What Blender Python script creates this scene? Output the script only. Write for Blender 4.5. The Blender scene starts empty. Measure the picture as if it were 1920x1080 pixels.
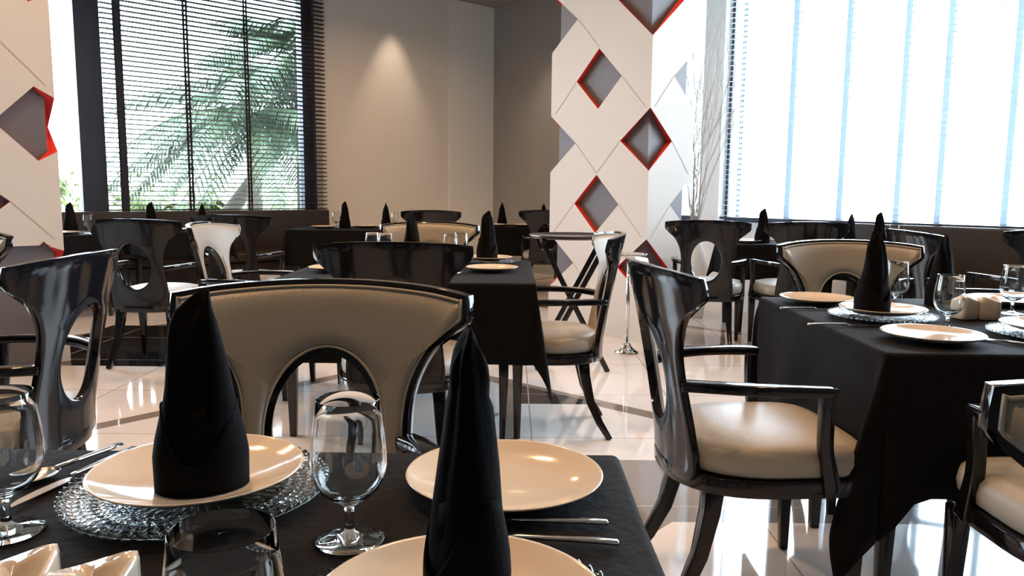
import bpy, bmesh, math, random
from mathutils import Vector, Matrix
from mathutils.geometry import delaunay_2d_cdt
random.seed(7)
C = bpy.context.scene
COL = C.collection
PI = math.pi
R = math.radians

# ------------------------------------------------------------------ camera
CAM_H = 1.16
cd = bpy.data.cameras.new('camera'); cam = bpy.data.objects.new('camera', cd); COL.objects.link(cam)
cd.sensor_width = 36.0; cd.lens = 36.0 * 1450 / 1920; cd.clip_start = 0.02; cd.clip_end = 300
pitch = math.atan(180 / 1450); roll = R(0.55)
cam.matrix_world = Matrix.Translation((0, 0, CAM_H)) @ Matrix.Rotation(PI / 2 - pitch, 4, 'X') @ Matrix.Rotation(roll, 4, 'Z')
C.camera = cam

# ------------------------------------------------------------------ light, sky, exposure
C.view_settings.view_transform = 'Standard'
C.view_settings.look = 'None'
C.view_settings.exposure = 0.72
C.view_settings.gamma = 1.0
C.view_settings.use_curve_mapping = False
w = bpy.data.worlds.new('sky'); C.world = w; w.use_nodes = True
bg = w.node_tree.nodes['Background']; bg.inputs[0].default_value = (0.76, 0.87, 1.0, 1); bg.inputs[1].default_value = 16.0
C.cycles.max_bounces = 10; C.cycles.diffuse_bounces = 4; C.cycles.glossy_bounces = 5
C.cycles.transmission_bounces = 10; C.cycles.transparent_max_bounces = 16
C.cycles.caustics_reflective = False; C.cycles.caustics_refractive = False
C.cycles.sample_clamp_indirect = 6

# room axes: D1 runs along the left window wall, N1 points from it into the room
D1 = Vector((math.sin(R(47)), math.cos(R(47)))); N1 = Vector((D1.y, -D1.x))
O1 = Vector((-4.56, 7.87))
CEIL = 3.84
def tn(t, n, z=0.0):
    p = O1 + D1 * t + N1 * n
    return Vector((p.x, p.y, z))
T2 = (Vector((3.25, 6.6)) - O1).dot(D1)      # t of the right window wall
NO2 = (Vector((3.25, 6.6)) - O1).dot(N1)

sd = bpy.data.lights.new('sun', 'SUN'); sd.energy = 8.0; sd.angle = R(1); sd.color = (1, .96, .88)
sun = bpy.data.objects.new('sun', sd); COL.objects.link(sun)
sdir = Vector((D1.x * .75 - N1.x * .10, D1.y * .75 - N1.y * .10, -.62)).normalized()
sun.rotation_euler = sdir.to_track_quat('-Z', 'Y').to_euler()

def portal(name, t0, t1, n0, n1, z0, z1):
    ld = bpy.data.lights.new(name, 'AREA'); ld.shape = 'RECTANGLE'
    a = tn(t0, n0); b = tn(t1, n1); L = (b - a).length
    ld.size = L; ld.size_y = z1 - z0; ld.cycles.is_portal = True
    o = bpy.data.objects.new(name, ld); COL.objects.link(o)
    mid = (a + b) / 2; mid.z = (z0 + z1) / 2
    inn = Vector((N1.x, N1.y, 0)) if abs(n1 - n0) < .01 else Vector((-D1.x, -D1.y, 0))
    o.matrix_world = Matrix.Translation(mid) @ inn.to_track_quat('-Z', 'Y').to_matrix().to_4x4()
portal('window_daylight', -4.4, 2.8, -.12, -.12, .85, 3.5)
portal('window_daylight', T2 + .12, T2 + .12, NO2 - 2.3, NO2 + 5.0, .88, 3.6)

WARM = (1.0, .56, .27)
def lamp(x, y, power, rad=.07):
    ld = bpy.data.lights.new('downlight_lamp', 'AREA'); ld.shape = 'DISK'; ld.size = rad * 2
    ld.energy = power; ld.color = WARM; ld.spread = R(150)
    o = bpy.data.objects.new('downlight_lamp', ld); COL.objects.link(o); o.location = (x, y, CEIL - .02)
for (x, y) in [(-.4, 1.3), (1.3, 2.9), (-1.3, 2.7), (-2.4, 4.3), (-.4, 4.6), (2.0, 4.8), (-3.4, 5.8), (-1.3, 6.9), (-.6, 8.9)]:
    lamp(x, y, 16)
def spot(x, y, tgt, power, ang):
    ld = bpy.data.lights.new('wall_spot_lamp', 'SPOT'); ld.energy = power; ld.color = (1, .72, .48); ld.spot_size = R(ang); ld.spot_blend = .8; ld.shadow_soft_size = .03
    o = bpy.data.objects.new('wall_spot_lamp', ld); COL.objects.link(o); o.location = (x, y, CEIL - .03)
    o.rotation_euler = (Vector(tgt) - o.location).to_track_quat('-Z', 'Y').to_euler()
ps = tn(4.0, .33); spot(ps.x, ps.y, tn(4.0, .12, 0.5), 50, 52)
spot(.12, 10.55, (.32, 10.6, .5), 40, 60)

# ------------------------------------------------------------------ materials
def mat(name, col, rough=.5, metal=0.0, spec=.5, coat=0.0, trans=0.0, ior=1.5, bump=None, var=None, emit=None):
    m = bpy.data.materials.new(name); m.use_nodes = True; nt = m.node_tree; b = nt.nodes['Principled BSDF']
    b.inputs['Base Color'].default_value = (*col, 1); b.inputs['Roughness'].default_value = rough
    b.inputs['Metallic'].default_value = metal; b.inputs['Specular IOR Level'].default_value = spec
    b.inputs['Coat Weight'].default_value = coat; b.inputs['Coat Roughness'].default_value = .04
    b.inputs['Transmission Weight'].default_value = trans; b.inputs['IOR'].default_value = ior
    if emit: b.inputs['Emission Color'].default_value = (*emit[0], 1); b.inputs['Emission Strength'].default_value = emit[1]
    tc = nt.nodes.new('ShaderNodeTexCoord')
    if bump:
        kind, sc, st = bump
        if kind == 'noise':
            n = nt.nodes.new('ShaderNodeTexNoise'); n.inputs['Scale'].default_value = sc; n.inputs['Detail'].default_value = 4; out = n.outputs['Fac']
            nt.links.new(tc.outputs['Object'], n.inputs['Vector'])
        else:
            n = nt.nodes.new('ShaderNodeTexVoronoi'); n.inputs['Scale'].default_value = sc; out = n.outputs['Distance']
            nt.links.new(tc.outputs['Object'], n.inputs['Vector'])
        bp = nt.nodes.new('ShaderNodeBump'); bp.inputs['Strength'].default_value = st; bp.inputs['Distance'].default_value = .004
        nt.links.new(out, bp.inputs['Height']); nt.links.new(bp.outputs['Normal'], b.inputs['Normal'])
    if var:
        sc, c2 = var
        n = nt.nodes.new('ShaderNodeTexNoise'); n.inputs['Scale'].default_value = sc; n.inputs['Detail'].default_value = 5
        nt.links.new(tc.outputs['Object'], n.inputs['Vector'])
        mx = nt.nodes.new('ShaderNodeMix'); mx.data_type = 'RGBA'
        mx.inputs[6].default_value = (*col, 1); mx.inputs[7].default_value = (*c2, 1)
        nt.links.new(n.outputs['Fac'], mx.inputs[0]); nt.links.new(mx.outputs[2], b.inputs['Base Color'])
    return m
M = {}
M['lacquer'] = mat('black_lacquer', (.006, .006, .008), .10, spec=.42, bump=('noise', 6, .02))
M['leather'] = mat('cream_leather', (.39, .375, .33), .36, spec=.4, bump=('voronoi', 260, .12), var=(3, (.36, .345, .30)))
M['piping'] = mat('grey_piping', (.40, .38, .33), .5)
M['cloth'] = mat('black_tablecloth', (.0045, .0045, .0055), .85, spec=.12, bump=('noise', 55, .5), var=(20, (.0065, .0065, .0075)))
M['napkin'] = mat('black_napkin', (.004, .004, .0045), .9, spec=.08, bump=('noise', 160, .25))
M['china'] = mat('cream_porcelain', (.66, .58, .46), .10, spec=.5, coat=.3, var=(2, (.64, .56, .44)))
M['steel'] = mat('polished_steel', (.72, .72, .73), .14, metal=1, var=(30, (.66, .66, .67)))
M['chrome'] = mat('chrome', (.8, .8, .8), .07, metal=1)
M['wall'] = mat('grey_wall_paint', (.80, .82, .83), .75, spec=.3, bump=('noise', 90, .05), var=(1.2, (.77, .79, .80)))
M['white_wall'] = mat('lit_white_wall', (.86, .91, .95), .7, spec=.3, bump=('noise', 90, .05))  # whiter than the grey wall; on the pier it stands in for window light
M['recess'] = mat('shaded_recess_wall', (.36, .37, .38), .8, spec=.2, bump=('noise', 90, .05))  # backlit shade of the recessed wall put into its colour
M['ceiling'] = mat('brown_ceiling_paint', (.36, .33, .30), .8, spec=.2, bump=('noise', 60, .05))
M['panel'] = mat('white_laminate_panel', (.66, .64, .60), .5, spec=.3, var=(2, (.64, .62, .58)))
M['seam'] = mat('panel_seam', (.42, .38, .33), .7)
M['dim'] = mat('light_cutting_dark_wall', (.12, .11, .10), .8)  # unseen walls, darkened to cut the light from the camera side
M['core'] = mat('slate_column', (.14, .14, .155), .5, var=(4, (.13, .13, .145)))
M['red'] = mat('red_edge', (.85, .05, .04), .45, var=(4, (.80, .045, .038)))
M['frame'] = mat('dark_window_frame', (.03, .042, .07), .5)  # some blue of the lens flare mixed into the frame colour
M['slat'] = mat('dark_blind_slat', (.02, .024, .03), .5)
M['slatw'] = mat('glare_white_blind_slat', (.9, .9, .9), .5)  # same kind of blind as the dark one, whitened to imitate window glare
M['tape'] = mat('navy_ladder_tape', (.02, .025, .045), .8)
M['bench'] = mat('dark_brown_leather', (.028, .023, .021), .5, bump=('voronoi', 120, .1))
M['twig'] = mat('bleached_twig', (.36, .33, .29), .7, bump=('noise', 60, .4))
M['vase'] = mat('white_vase', (.8, .78, .75), .25)
M['wood'] = mat('black_stained_wood', (.012, .010, .009), .22, bump=('noise', 30, .08))
M['tray'] = mat('dark_tray', (.03, .03, .032), .18)
M['patio'] = mat('pale_paving', (.62, .60, .55), .85, bump=('noise', 12, .2), var=(2, (.5, .5, .44)))
M['leaf'] = mat('palm_leaf', (.012, .034, .016), .6, var=(3, (.024, .050, .012)))
M['leafy'] = mat('yellow_green_leaf', (.085, .115, .016), .6, var=(4, (.04, .065, .012)))
M['trunk'] = mat('palm_trunk', (.06, .05, .035), .9, bump=('noise', 20, .5))
M['render'] = mat('pale_garden_wall', (.66, .60, .50), .9, var=(3, (.6, .55, .46)))
M['bulb'] = mat('lit_lamp', (1, .9, .7), .4, emit=((1, .78, .5), 12))
M['ring'] = mat('lamp_trim', (.35, .33, .3), .4, metal=.6)
def translucent(name, col, f):
    m = mat(name, col, .8); nt = m.node_tree; b = nt.nodes['Principled BSDF']; out = nt.nodes['Material Output']
    t = nt.nodes.new('ShaderNodeBsdfTranslucent'); t.inputs[0].default_value = (*col, 1); mx = nt.nodes.new('ShaderNodeMixShader'); mx.inputs[0].default_value = f
    nt.links.new(b.outputs[0], mx.inputs[1]); nt.links.new(t.outputs[0], mx.inputs[2]); nt.links.new(mx.outputs[0], out.inputs[0]); return m
M['tapew'] = translucent('glare_paled_tape', (.55, .62, .68), .85)  # tape colour paled to imitate the glare behind it
M['slatw'] = translucent('glare_white_translucent_slat', (.92, .92, .92), .5)  # window glare put into the slat colour
g = bpy.data.materials.new('clear_glass'); g.use_nodes = True; nt = g.node_tree; nt.nodes.clear()
o_ = nt.nodes.new('ShaderNodeOutputMaterial'); gl = nt.nodes.new('ShaderNodeBsdfGlass'); gl.inputs['Roughness'].default_value = 0; gl.inputs['IOR'].default_value = 1.5
gl.inputs['Color'].default_value = (.97, .98, .98, 1); nt.links.new(gl.outputs[0], o_.inputs[0]); M['glass'] = g
g = bpy.data.materials.new('window_glass'); g.use_nodes = True; nt = g.node_tree; nt.nodes.clear()
o_ = nt.nodes.new('ShaderNodeOutputMaterial'); tr = nt.nodes.new('ShaderNodeBsdfTransparent'); tr.inputs[0].default_value = (.93, .96, .97, 1)
gs = nt.nodes.new('ShaderNodeBsdfGlossy'); gs.inputs['Roughness'].default_value = 0; mx = nt.nodes.new('ShaderNodeMixShader'); fr = nt.nodes.new('ShaderNodeFresnel'); fr.inputs[0].default_value = 1.45
nt.links.new(fr.outputs[0], mx.inputs[0]); nt.links.new(tr.outputs[0], mx.inputs[1]); nt.links.new(gs.outputs[0], mx.inputs[2]); nt.links.new(mx.outputs[0], o_.inputs[0]); M['pane'] = g

# floor: glossy pale marble with inlaid stone bands and one painted patch of shade (pattern laid in metres on the floor)
def floor_material():
    m = bpy.data.materials.new('inlaid_marble_floor'); m.use_nodes = True; nt = m.node_tree; b = nt.nodes['Principled BSDF']
    b.inputs['Roughness'].default_value = .055; b.inputs['Specular IOR Level'].default_value = .75
    tc = nt.nodes.new('ShaderNodeTexCoord'); sep = nt.nodes.new('ShaderNodeSeparateXYZ'); nt.links.new(tc.outputs['Object'], sep.inputs[0])
    X, Y = sep.outputs[0], sep.outputs[1]
    def mth(op, a, bb=None, cc=None):
        n = nt.nodes.new('ShaderNodeMath'); n.operation = op
        for i, v in enumerate((a, bb, cc)):
            if v is None: continue
            if isinstance(v, (int, float)): n.inputs[i].default_value = v
            else: nt.links.new(v, n.inputs[i])
        return n.outputs[0]
    def lin(ax, ay, c): return mth('ADD', mth('ADD', mth('MULTIPLY', X, ax), mth('MULTIPLY', Y, ay)), c)
    def band(e, half): return mth('LESS_THAN', mth('ABSOLUTE', e), half)
    def pos(e): return mth('GREATER_THAN', e, 0)
    def AND(*a):
        r = a[0]
        for q in a[1:]: r = mth('MULTIPLY', r, q)
        return r
    def OR(*a):
        r = a[0]
        for q in a[1:]: r = mth('MAXIMUM', r, q)
        return r
    # diagonal band through (-.14,4.76) and (.69,4.03)
    a, c_ = .66, .7513
    dA = lin(a, c_, -(a * -.14 + c_ * 4.74))
    perA = mth('SUBTRACT', mth('MODULO', mth('ADD', dA, 20 * 2.6 + 1.3), 2.6), 1.3)
    dB = lin(-c_, a, -(-c_ * -1.93 + a * 3.79))
    perB = mth('SUBTRACT', mth('MODULO', mth('ADD', dB, 20 * 2.6 + 1.3), 2.6), 1.3)
    gx = mth('SUBTRACT', mth('MODULO', mth('ADD', lin(1, 0, 0), 40.0 + 2.0), 4.0), 2.0)
    vertical = AND(band(gx, .035), mth('LESS_THAN', Y, 4.72), mth('GREATER_THAN', Y, 3.3))
    brown = OR(band(perA, .055), band(perB, .05), vertical)
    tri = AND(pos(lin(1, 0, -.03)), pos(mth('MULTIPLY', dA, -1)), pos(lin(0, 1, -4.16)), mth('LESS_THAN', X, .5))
    grey = AND(pos(lin(0, 1, -2.63)), mth('LESS_THAN', Y, 3.27), mth('GREATER_THAN', X, .2))
    black = AND(band(lin(1, 0, 2.55), .85), pos(lin(0, 1, -4.98)), mth('LESS_THAN', Y, 6.5))  # shade and dark reflections around the left chair, painted into the floor
    joint = OR(band(mth('SUBTRACT', mth('MODULO', mth('ADD', Y, 20.03), .8), .4), .0035), band(mth('SUBTRACT', mth('MODULO', mth('ADD', X, 20.3), .8), .4), .0035))
    nz = nt.nodes.new('ShaderNodeTexNoise'); nz.inputs['Scale'].default_value = 1.6; nz.inputs['Detail'].default_value = 8; nz.inputs['Distortion'].default_value = 1.5
    nt.links.new(tc.outputs['Object'], nz.inputs['Vector'])
    def mix(fac, c1, c2):
        n = nt.nodes.new('ShaderNodeMix'); n.data_type = 'RGBA'
        if isinstance(fac, float): n.inputs[0].default_value = fac
        else: nt.links.new(fac, n.inputs[0])
        for i, cc in ((6, c1), (7, c2)):
            if isinstance(cc, tuple): n.inputs[i].default_value = (*cc, 1)
            else: nt.links.new(cc, n.inputs[i])
        return n.outputs[2]
    base = mix(nz.outputs['Fac'], (.66, .65, .63), (.74, .735, .73))
    base = mix(grey, base, (.20, .19, .185))
    base = mix(brown, base, (.22, .19, .165))
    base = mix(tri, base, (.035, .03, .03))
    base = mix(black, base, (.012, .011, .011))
    base = mix(joint, base, (.35, .33, .31))
    nt.links.new(base, b.inputs['Base Color'])
    return m
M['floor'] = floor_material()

# ------------------------------------------------------------------ helpers
def mesh(name, vs, fs, m, parent=None, smooth=False, midx=None):
    me = bpy.data.meshes.new(name); me.from_pydata([tuple(v) for v in vs], [], fs); me.validate()
    for mm in (m if isinstance(m, (list, tuple)) else [m]): me.materials.append(mm)
    bm = bmesh.new(); bm.from_mesh(me); bmesh.ops.recalc_face_normals(bm, faces=bm.faces[:]); bm.to_mesh(me); bm.free()
    if midx:
        for p, i in zip(me.polygons, midx): p.material_index = i
    if smooth:
        for p in me.polygons: p.use_smooth = True
    o = bpy.data.objects.new(name, me); COL.objects.link(o)
    if parent: o.parent = parent
    return o
def tag(o, label=None, cat=None, group=None, kind=None):
    if label: o['label'] = label
    if cat: o['category'] = cat
    if group: o['group'] = group
    if kind: o['kind'] = kind
    return o
def thing(name, label, cat, loc=(0, 0, 0), rz=0, group=None):
    o = bpy.data.objects.new(name, None); COL.objects.link(o); o.location = loc; o.rotation_euler = (0, 0, rz); o.empty_display_size = .1
    return tag(o, label, cat, group)
def dup(root, loc, rz, label, group=None):
    r = root.copy(); COL.objects.link(r); r.location = loc; r.rotation_euler = (0, 0, rz); r['label'] = label
    if group: r['group'] = group
    def rec(src, dst):
        for ch in src.children:
            c = ch.copy(); COL.objects.link(c); c.parent = dst; rec(ch, c)
    rec(root, r)
    return r
def bevel(o, wd=.004, seg=2):
    b = o.modifiers.new('bevel', 'BEVEL'); b.width = wd; b.segments = seg; b.limit_method = 'ANGLE'; b.angle_limit = R(40)
    for p in o.data.polygons: p.use_smooth = True
    return o
class MB:
    def __init__(s): s.v = []; s.f = []
    def add(s, vs, fs):
        k = len(s.v); s.v += [tuple(v) for v in vs]; s.f += [tuple(i + k for i in f) for f in fs]; return s
    def box(s, x0, x1, y0, y1, z0, z1, mtx=None):
        vs = [Vector((x, y, z)) for x in (x0, x1) for y in (y0, y1) for z in (z0, z1)]
        if mtx: vs = [mtx @ v for v in vs]
        return s.add(vs, [(0, 1, 3, 2), (4, 6, 7, 5), (0, 4, 5, 1), (2, 3, 7, 6), (0, 2, 6, 4), (1, 5, 7, 3)])
    def wbox(s, t0, t1, n0, n1, z0, z1):
        vs = [tn(t, n, z) for t in (t0, t1) for n in (n0, n1) for z in (z0, z1)]
        return s.add(vs, [(0, 1, 3, 2), (4, 6, 7, 5), (0, 4, 5, 1), (2, 3, 7, 6), (0, 2, 6, 4), (1, 5, 7, 3)])
    def loft(s, rings, cap=True, closed=True):
        n = len(rings[0]); vs = [p for r_ in rings for p in r_]; fs = []
        for i in range(len(rings) - 1):
            for j in range(n if closed else n - 1):
                a = i * n + j; b = i * n + (j + 1) % n
                fs.append((a, b, b + n, a + n))
        if cap: fs += [tuple(range(n))[::-1], tuple(range((len(rings) - 1) * n, len(rings) * n))]
        return s.add(vs, fs)
    def tube(s, pts, rad, n=8):
        pts = [Vector(p) for p in pts]; rs = rad if isinstance(rad, (list, tuple)) else [rad] * len(pts); rings = []
        up = Vector((0, 0, 1))
        for i, p in enumerate(pts):
            d = (pts[min(i + 1, len(pts) - 1)] - pts[max(i - 1, 0)]).normalized()
            a = d.cross(up); a = a.normalized() if a.length > .05 else d.cross(Vector((1, 0, 0))).normalized()
            b = d.cross(a).normalized()
            rings.append([p + (a * math.cos(2 * PI * k / n) + b * math.sin(2 * PI * k / n)) * rs[i] for k in range(n)])
        return s.loft(rings)
    def lathe(s, prof, n=32, cx=0, cy=0, cz=0, close=False):
        rings = [[(cx + r_ * math.cos(2 * PI * k / n), cy + r_ * math.sin(2 * PI * k / n), cz + z) for k in range(n)] for r_, z in prof]
        return s.loft(rings, cap=not close) if not close else s.loft(rings + [rings[0]], cap=False)
    def build(s, name, m, parent=None, smooth=False): return mesh(name, s.v, s.f, m, parent, smooth)
def bars(path, w_, h_):
    """rectangular section swept along path; w_ across, h_ along z-ish"""
    rings = []; P = [Vector(p) for p in path]
    for i, p in enumerate(P):
        d = (P[min(i + 1, len(P) - 1)] - P[max(i - 1, 0)]).normalized()
        ref = Vector((0, 0, 1)) if abs(d.z) < .75 else Vector((0, -1, 0))
        a = d.cross(ref).normalized(); b = a.cross(d).normalized()
        ww = w_[i] if isinstance(w_, (list, tuple)) else w_; hh = h_[i] if isinstance(h_, (list, tuple)) else h_
        rings.append([p + a * sx * ww / 2 + b * sy * hh / 2 for sx, sy in ((-1, -1), (1, -1), (1, 1), (-1, 1))])
    return MB().loft(rings)
def catmull(P, n):
    out = []
    for i in range(len(P) - 1):
        p0 = P[max(i - 1, 0)]; p1 = P[i]; p2 = P[i + 1]; p3 = P[min(i + 2, len(P) - 1)]
        for k in range(n):
            t = k / n
            out.append(tuple(.5 * ((2 * b) + (-a + c) * t + (2 * a - 5 * b + 4 * c - d) * t * t + (-a + 3 * b - 3 * c + d) * t ** 3) for a, b, c, d in zip(p0, p1, p2, p3)))
    out.append(tuple(P[-1])); return out

# ------------------------------------------------------------------ the room
NB = 11.0; TA = -6.0
T3 = T2 + .95         # recessed wall behind
fl = [tn(TA, -.1), tn(T3, -.1), tn(T3, NO2 - 2.35), tn(T2, NO2 - 2.35), tn(T2, NB), tn(TA, NB)]
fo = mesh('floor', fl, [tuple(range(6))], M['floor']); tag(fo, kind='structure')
ce = mesh('ceiling', [Vector((p.x, p.y, CEIL)) for p in fl] + [Vector((p.x, p.y, CEIL + .2)) for p in fl], [(0, 1, 2, 3, 4, 5), (6, 7, 8, 9, 10, 11)] + [(i, (i + 1) % 6, (i + 1) % 6 + 6, i + 6) for i in range(6)], M['ceiling']); tag(ce, kind='structure')
b = MB(); b.wbox(TA, 2.86, -.22, 0, 0, .85); b.wbox(TA, 2.86, -.22, 0, 3.5, CEIL); b.wbox(2.86, 5.0, -.22, 0, 0, CEIL); b.wbox(TA, -4.5, -.22, 0, .85, 3.5)
tag(b.build('wall_left', M['wall']), kind='structure')
b = MB(); b.wbox(4.97, 5.80, -.3, .03, 0, CEIL); tag(b.build('wall_pier', M['white_wall']), kind='structure')
b = MB(); b.wbox(T3, T3 + .2, -.6, NO2 - 2.35, 0, CEIL); b.wbox(5.8, T3, -.3, -.1, 0, CEIL); tag(b.build('wall_recess', M['recess']), kind='structure')
b = MB(); b.wbox(T2, T3 + .2, NO2 - 2.45, NO2 - 2.35, 0, CEIL); tag(b.build('wall_return', M['recess']), kind='structure')
b = MB()
b.wbox(T2, T2 + .2, NO2 - 2.35, NB, 0, .88); b.wbox(T2, T2 + .2, NO2 - 2.35, NB, 3.6, CEIL); b.wbox(T2, T2 + .2, NO2 + 5.2, NB, .88, 3.6)
b.wbox(T2 - .02, T2 + .2, NO2 - 1.94, NO2 - 1.71, .88, 3.6)
tag(b.build('wall_right', M['white_wall']), kind='structure')
b = MB(); b.wbox(TA - .2, T2 + .2, NB, NB + .2, 0, CEIL); tag(b.build('wall_back', M['dim']), kind='structure')
b = MB(); b.wbox(TA - .2, TA, -.22, NB, 0, CEIL); tag(b.build('wall_far_left', M['dim']), kind='structure')

# windows: frame + pane
def window(name, rects, pane):
    f = MB()
    for r_ in rects: f.wbox(*r_)
    o = f.build(name, M['frame']); tag(o, kind='structure')
    p = MB(); p.wbox(*pane); q = p.build('pane', M['pane'], o)
window('window_1', [(-4.5, 2.86, -.14, -.08, .85, .90), (-4.5, 2.86, -.14, -.08, 3.45, 3.5), (.20, .44, -.15, -.02, .85, 3.5), (2.70, 2.86, -.15, -.02, .85, 3.5), (-4.5, -4.42, -.14, -.08, .85, 3.5), (-2.1, -2.0, -.14, -.08, .85, 3.5)],
       (-4.45, 2.8, -.115, -.109, .88, 3.47))
window('window_2', [(T2 + .1, T2 + .16, NO2 - 1.71, NO2 + 5.2, .88, .93), (T2 + .1, T2 + .16, NO2 - 1.71, NO2 + 5.2, 3.55, 3.6), (T2 + .1, T2 + .16, NO2 + 5.12, NO2 + 5.2, .9, 3.6), (T2 + .1, T2 + .16, NO2 - 1.72, NO2 - 1.68, .9, 3.6)],
       (T2 + .12, T2 + .126, NO2 - 1.71, NO2 + 5.15, .9, 3.58))
window('window_3', [(T2 + .1, T2 + .16, NO2 - 2.35, NO2 - 1.94, .88, .93), (T2 + .1, T2 + .16, NO2 - 2.35, NO2 - 1.94, 3.55, 3.6)],
       (T2 + .12, T2 + .126, NO2 - 2.35, NO2 - 1.94, .9, 3.58))

# blinds
def blind(label, a0, a1, axis, off, z0, z1, pitch_, tilt, m_slat, tapes, slat_w=.044):
    """axis 't': slats run along D1 at n=off ; axis 'n': slats run along N1 at t=T2-off"""
    root = thing('venetian_blind', label, 'blind', tn(*((a0, off) if axis == 't' else (T2 - off, a0))))
    org = root.location.copy(); cos_, sin_ = math.cos(R(tilt)), math.sin(R(tilt))
    def P(a, d, z):
        p = tn(a, off + d, z) if axis == 't' else tn(T2 - off - d, a, z)
        return p - org
    sl = MB(); z = z0
    while z < z1:
        hw = slat_w / 2; th = .0022
        vs = []
        for a in (a0, a1):
            for s_ in (-1, 1):
                for q in (-1, 1):
                    vs.append(P(a, s_ * hw * cos_, z + s_ * hw * sin_ + q * th))
        sl.add(vs, [(0, 1, 3, 2), (4, 6, 7, 5), (0, 4, 5, 1), (2, 3, 7, 6), (0, 2, 6, 4), (1, 5, 7, 3)])
        z += pitch_
    sl.build('slats', m_slat, root)
    def bx(a, b_, d0, d1, zz0, zz1, name, m_):
        vs = [P(x, y, zz) for x in (a, b_) for y in (d0, d1) for zz in (zz0, zz1)]
        MB().add(vs, [(0, 1, 3, 2), (4, 6, 7, 5), (0, 4, 5, 1), (2, 3, 7, 6), (0, 2, 6, 4), (1, 5, 7, 3)]).build(name, m_, root)
    bx(a0, a1, -.025, .025, z1, z1 + .05, 'headrail', M['frame'])
    bx(a0, a1, -.02, .02, z0 - .035, z0 - .015, 'bottom_rail', M['frame'])
    for (a, wd, dbl) in tapes:
        tp = MB()
        def strip(x0, x1, d):
            vs = [P(x, dd, zz) for x in (x0, x1) for dd in (d, d + .0015) for zz in (z0 - .02, z1)]
            tp.add(vs, [(0, 1, 3, 2), (4, 6, 7, 5), (0, 4, 5, 1), (2, 3, 7, 6), (0, 2, 6, 4), (1, 5, 7, 3)])
        if dbl:
            strip(a - wd / 2, a - wd / 2 + wd * .42, .028); strip(a + wd / 2 - wd * .42, a + wd / 2, .028)
            zz = z0
            while zz < z1:
                vs = [P(x, dd, q) for x in (a - wd / 2, a + wd / 2) for dd in (.026, .029) for q in (zz - .009, zz + .009)]
                tp.add(vs, [(0, 1, 3, 2), (4, 6, 7, 5), (0, 4, 5, 1), (2, 3, 7, 6), (0, 2, 6, 4), (1, 5, 7, 3)]); zz += pitch_
        else:
            strip(a - wd / 2, a + wd / 2, .028); strip(a - wd / 2, a + wd / 2, -.03)
        tp.build('ladder_tape', M['tapew'] if m_slat == M['slatw'] else M['tape'], root)
blind('dark horizontal slat blind over the garden window with palms behind', .42, 2.97, 't', .05, .93, 3.5, .05, 13, M['slat'], [(.585, .065, False), (1.27, .06, True), (1.95, .055, True), (2.80, .035, True)])
def t_of(px):      # where sight line of that column meets the right window wall, as distance along the wall
    q = (px - 960) / 1450
    t = (3.25 - q * 6.6) / (.682 + q * .7314)
    return NO2 - t
blind('slat blind and tapes painted pale as by glare, over the bright right window', NO2 - 1.66, NO2 + 5.1, 'n', .05, .95, 3.6, .05, 0, M['slatw'],
      [(t_of(1387), .04, True), (t_of(1478), .055, False), (t_of(1575), .05, False), (t_of(1681), .045, False), (t_of(1758), .045, False), (t_of(1882), .045, False), (NO2 + 2.2, .045, False), (NO2 + 3.4, .045, False)], .022)

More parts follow.
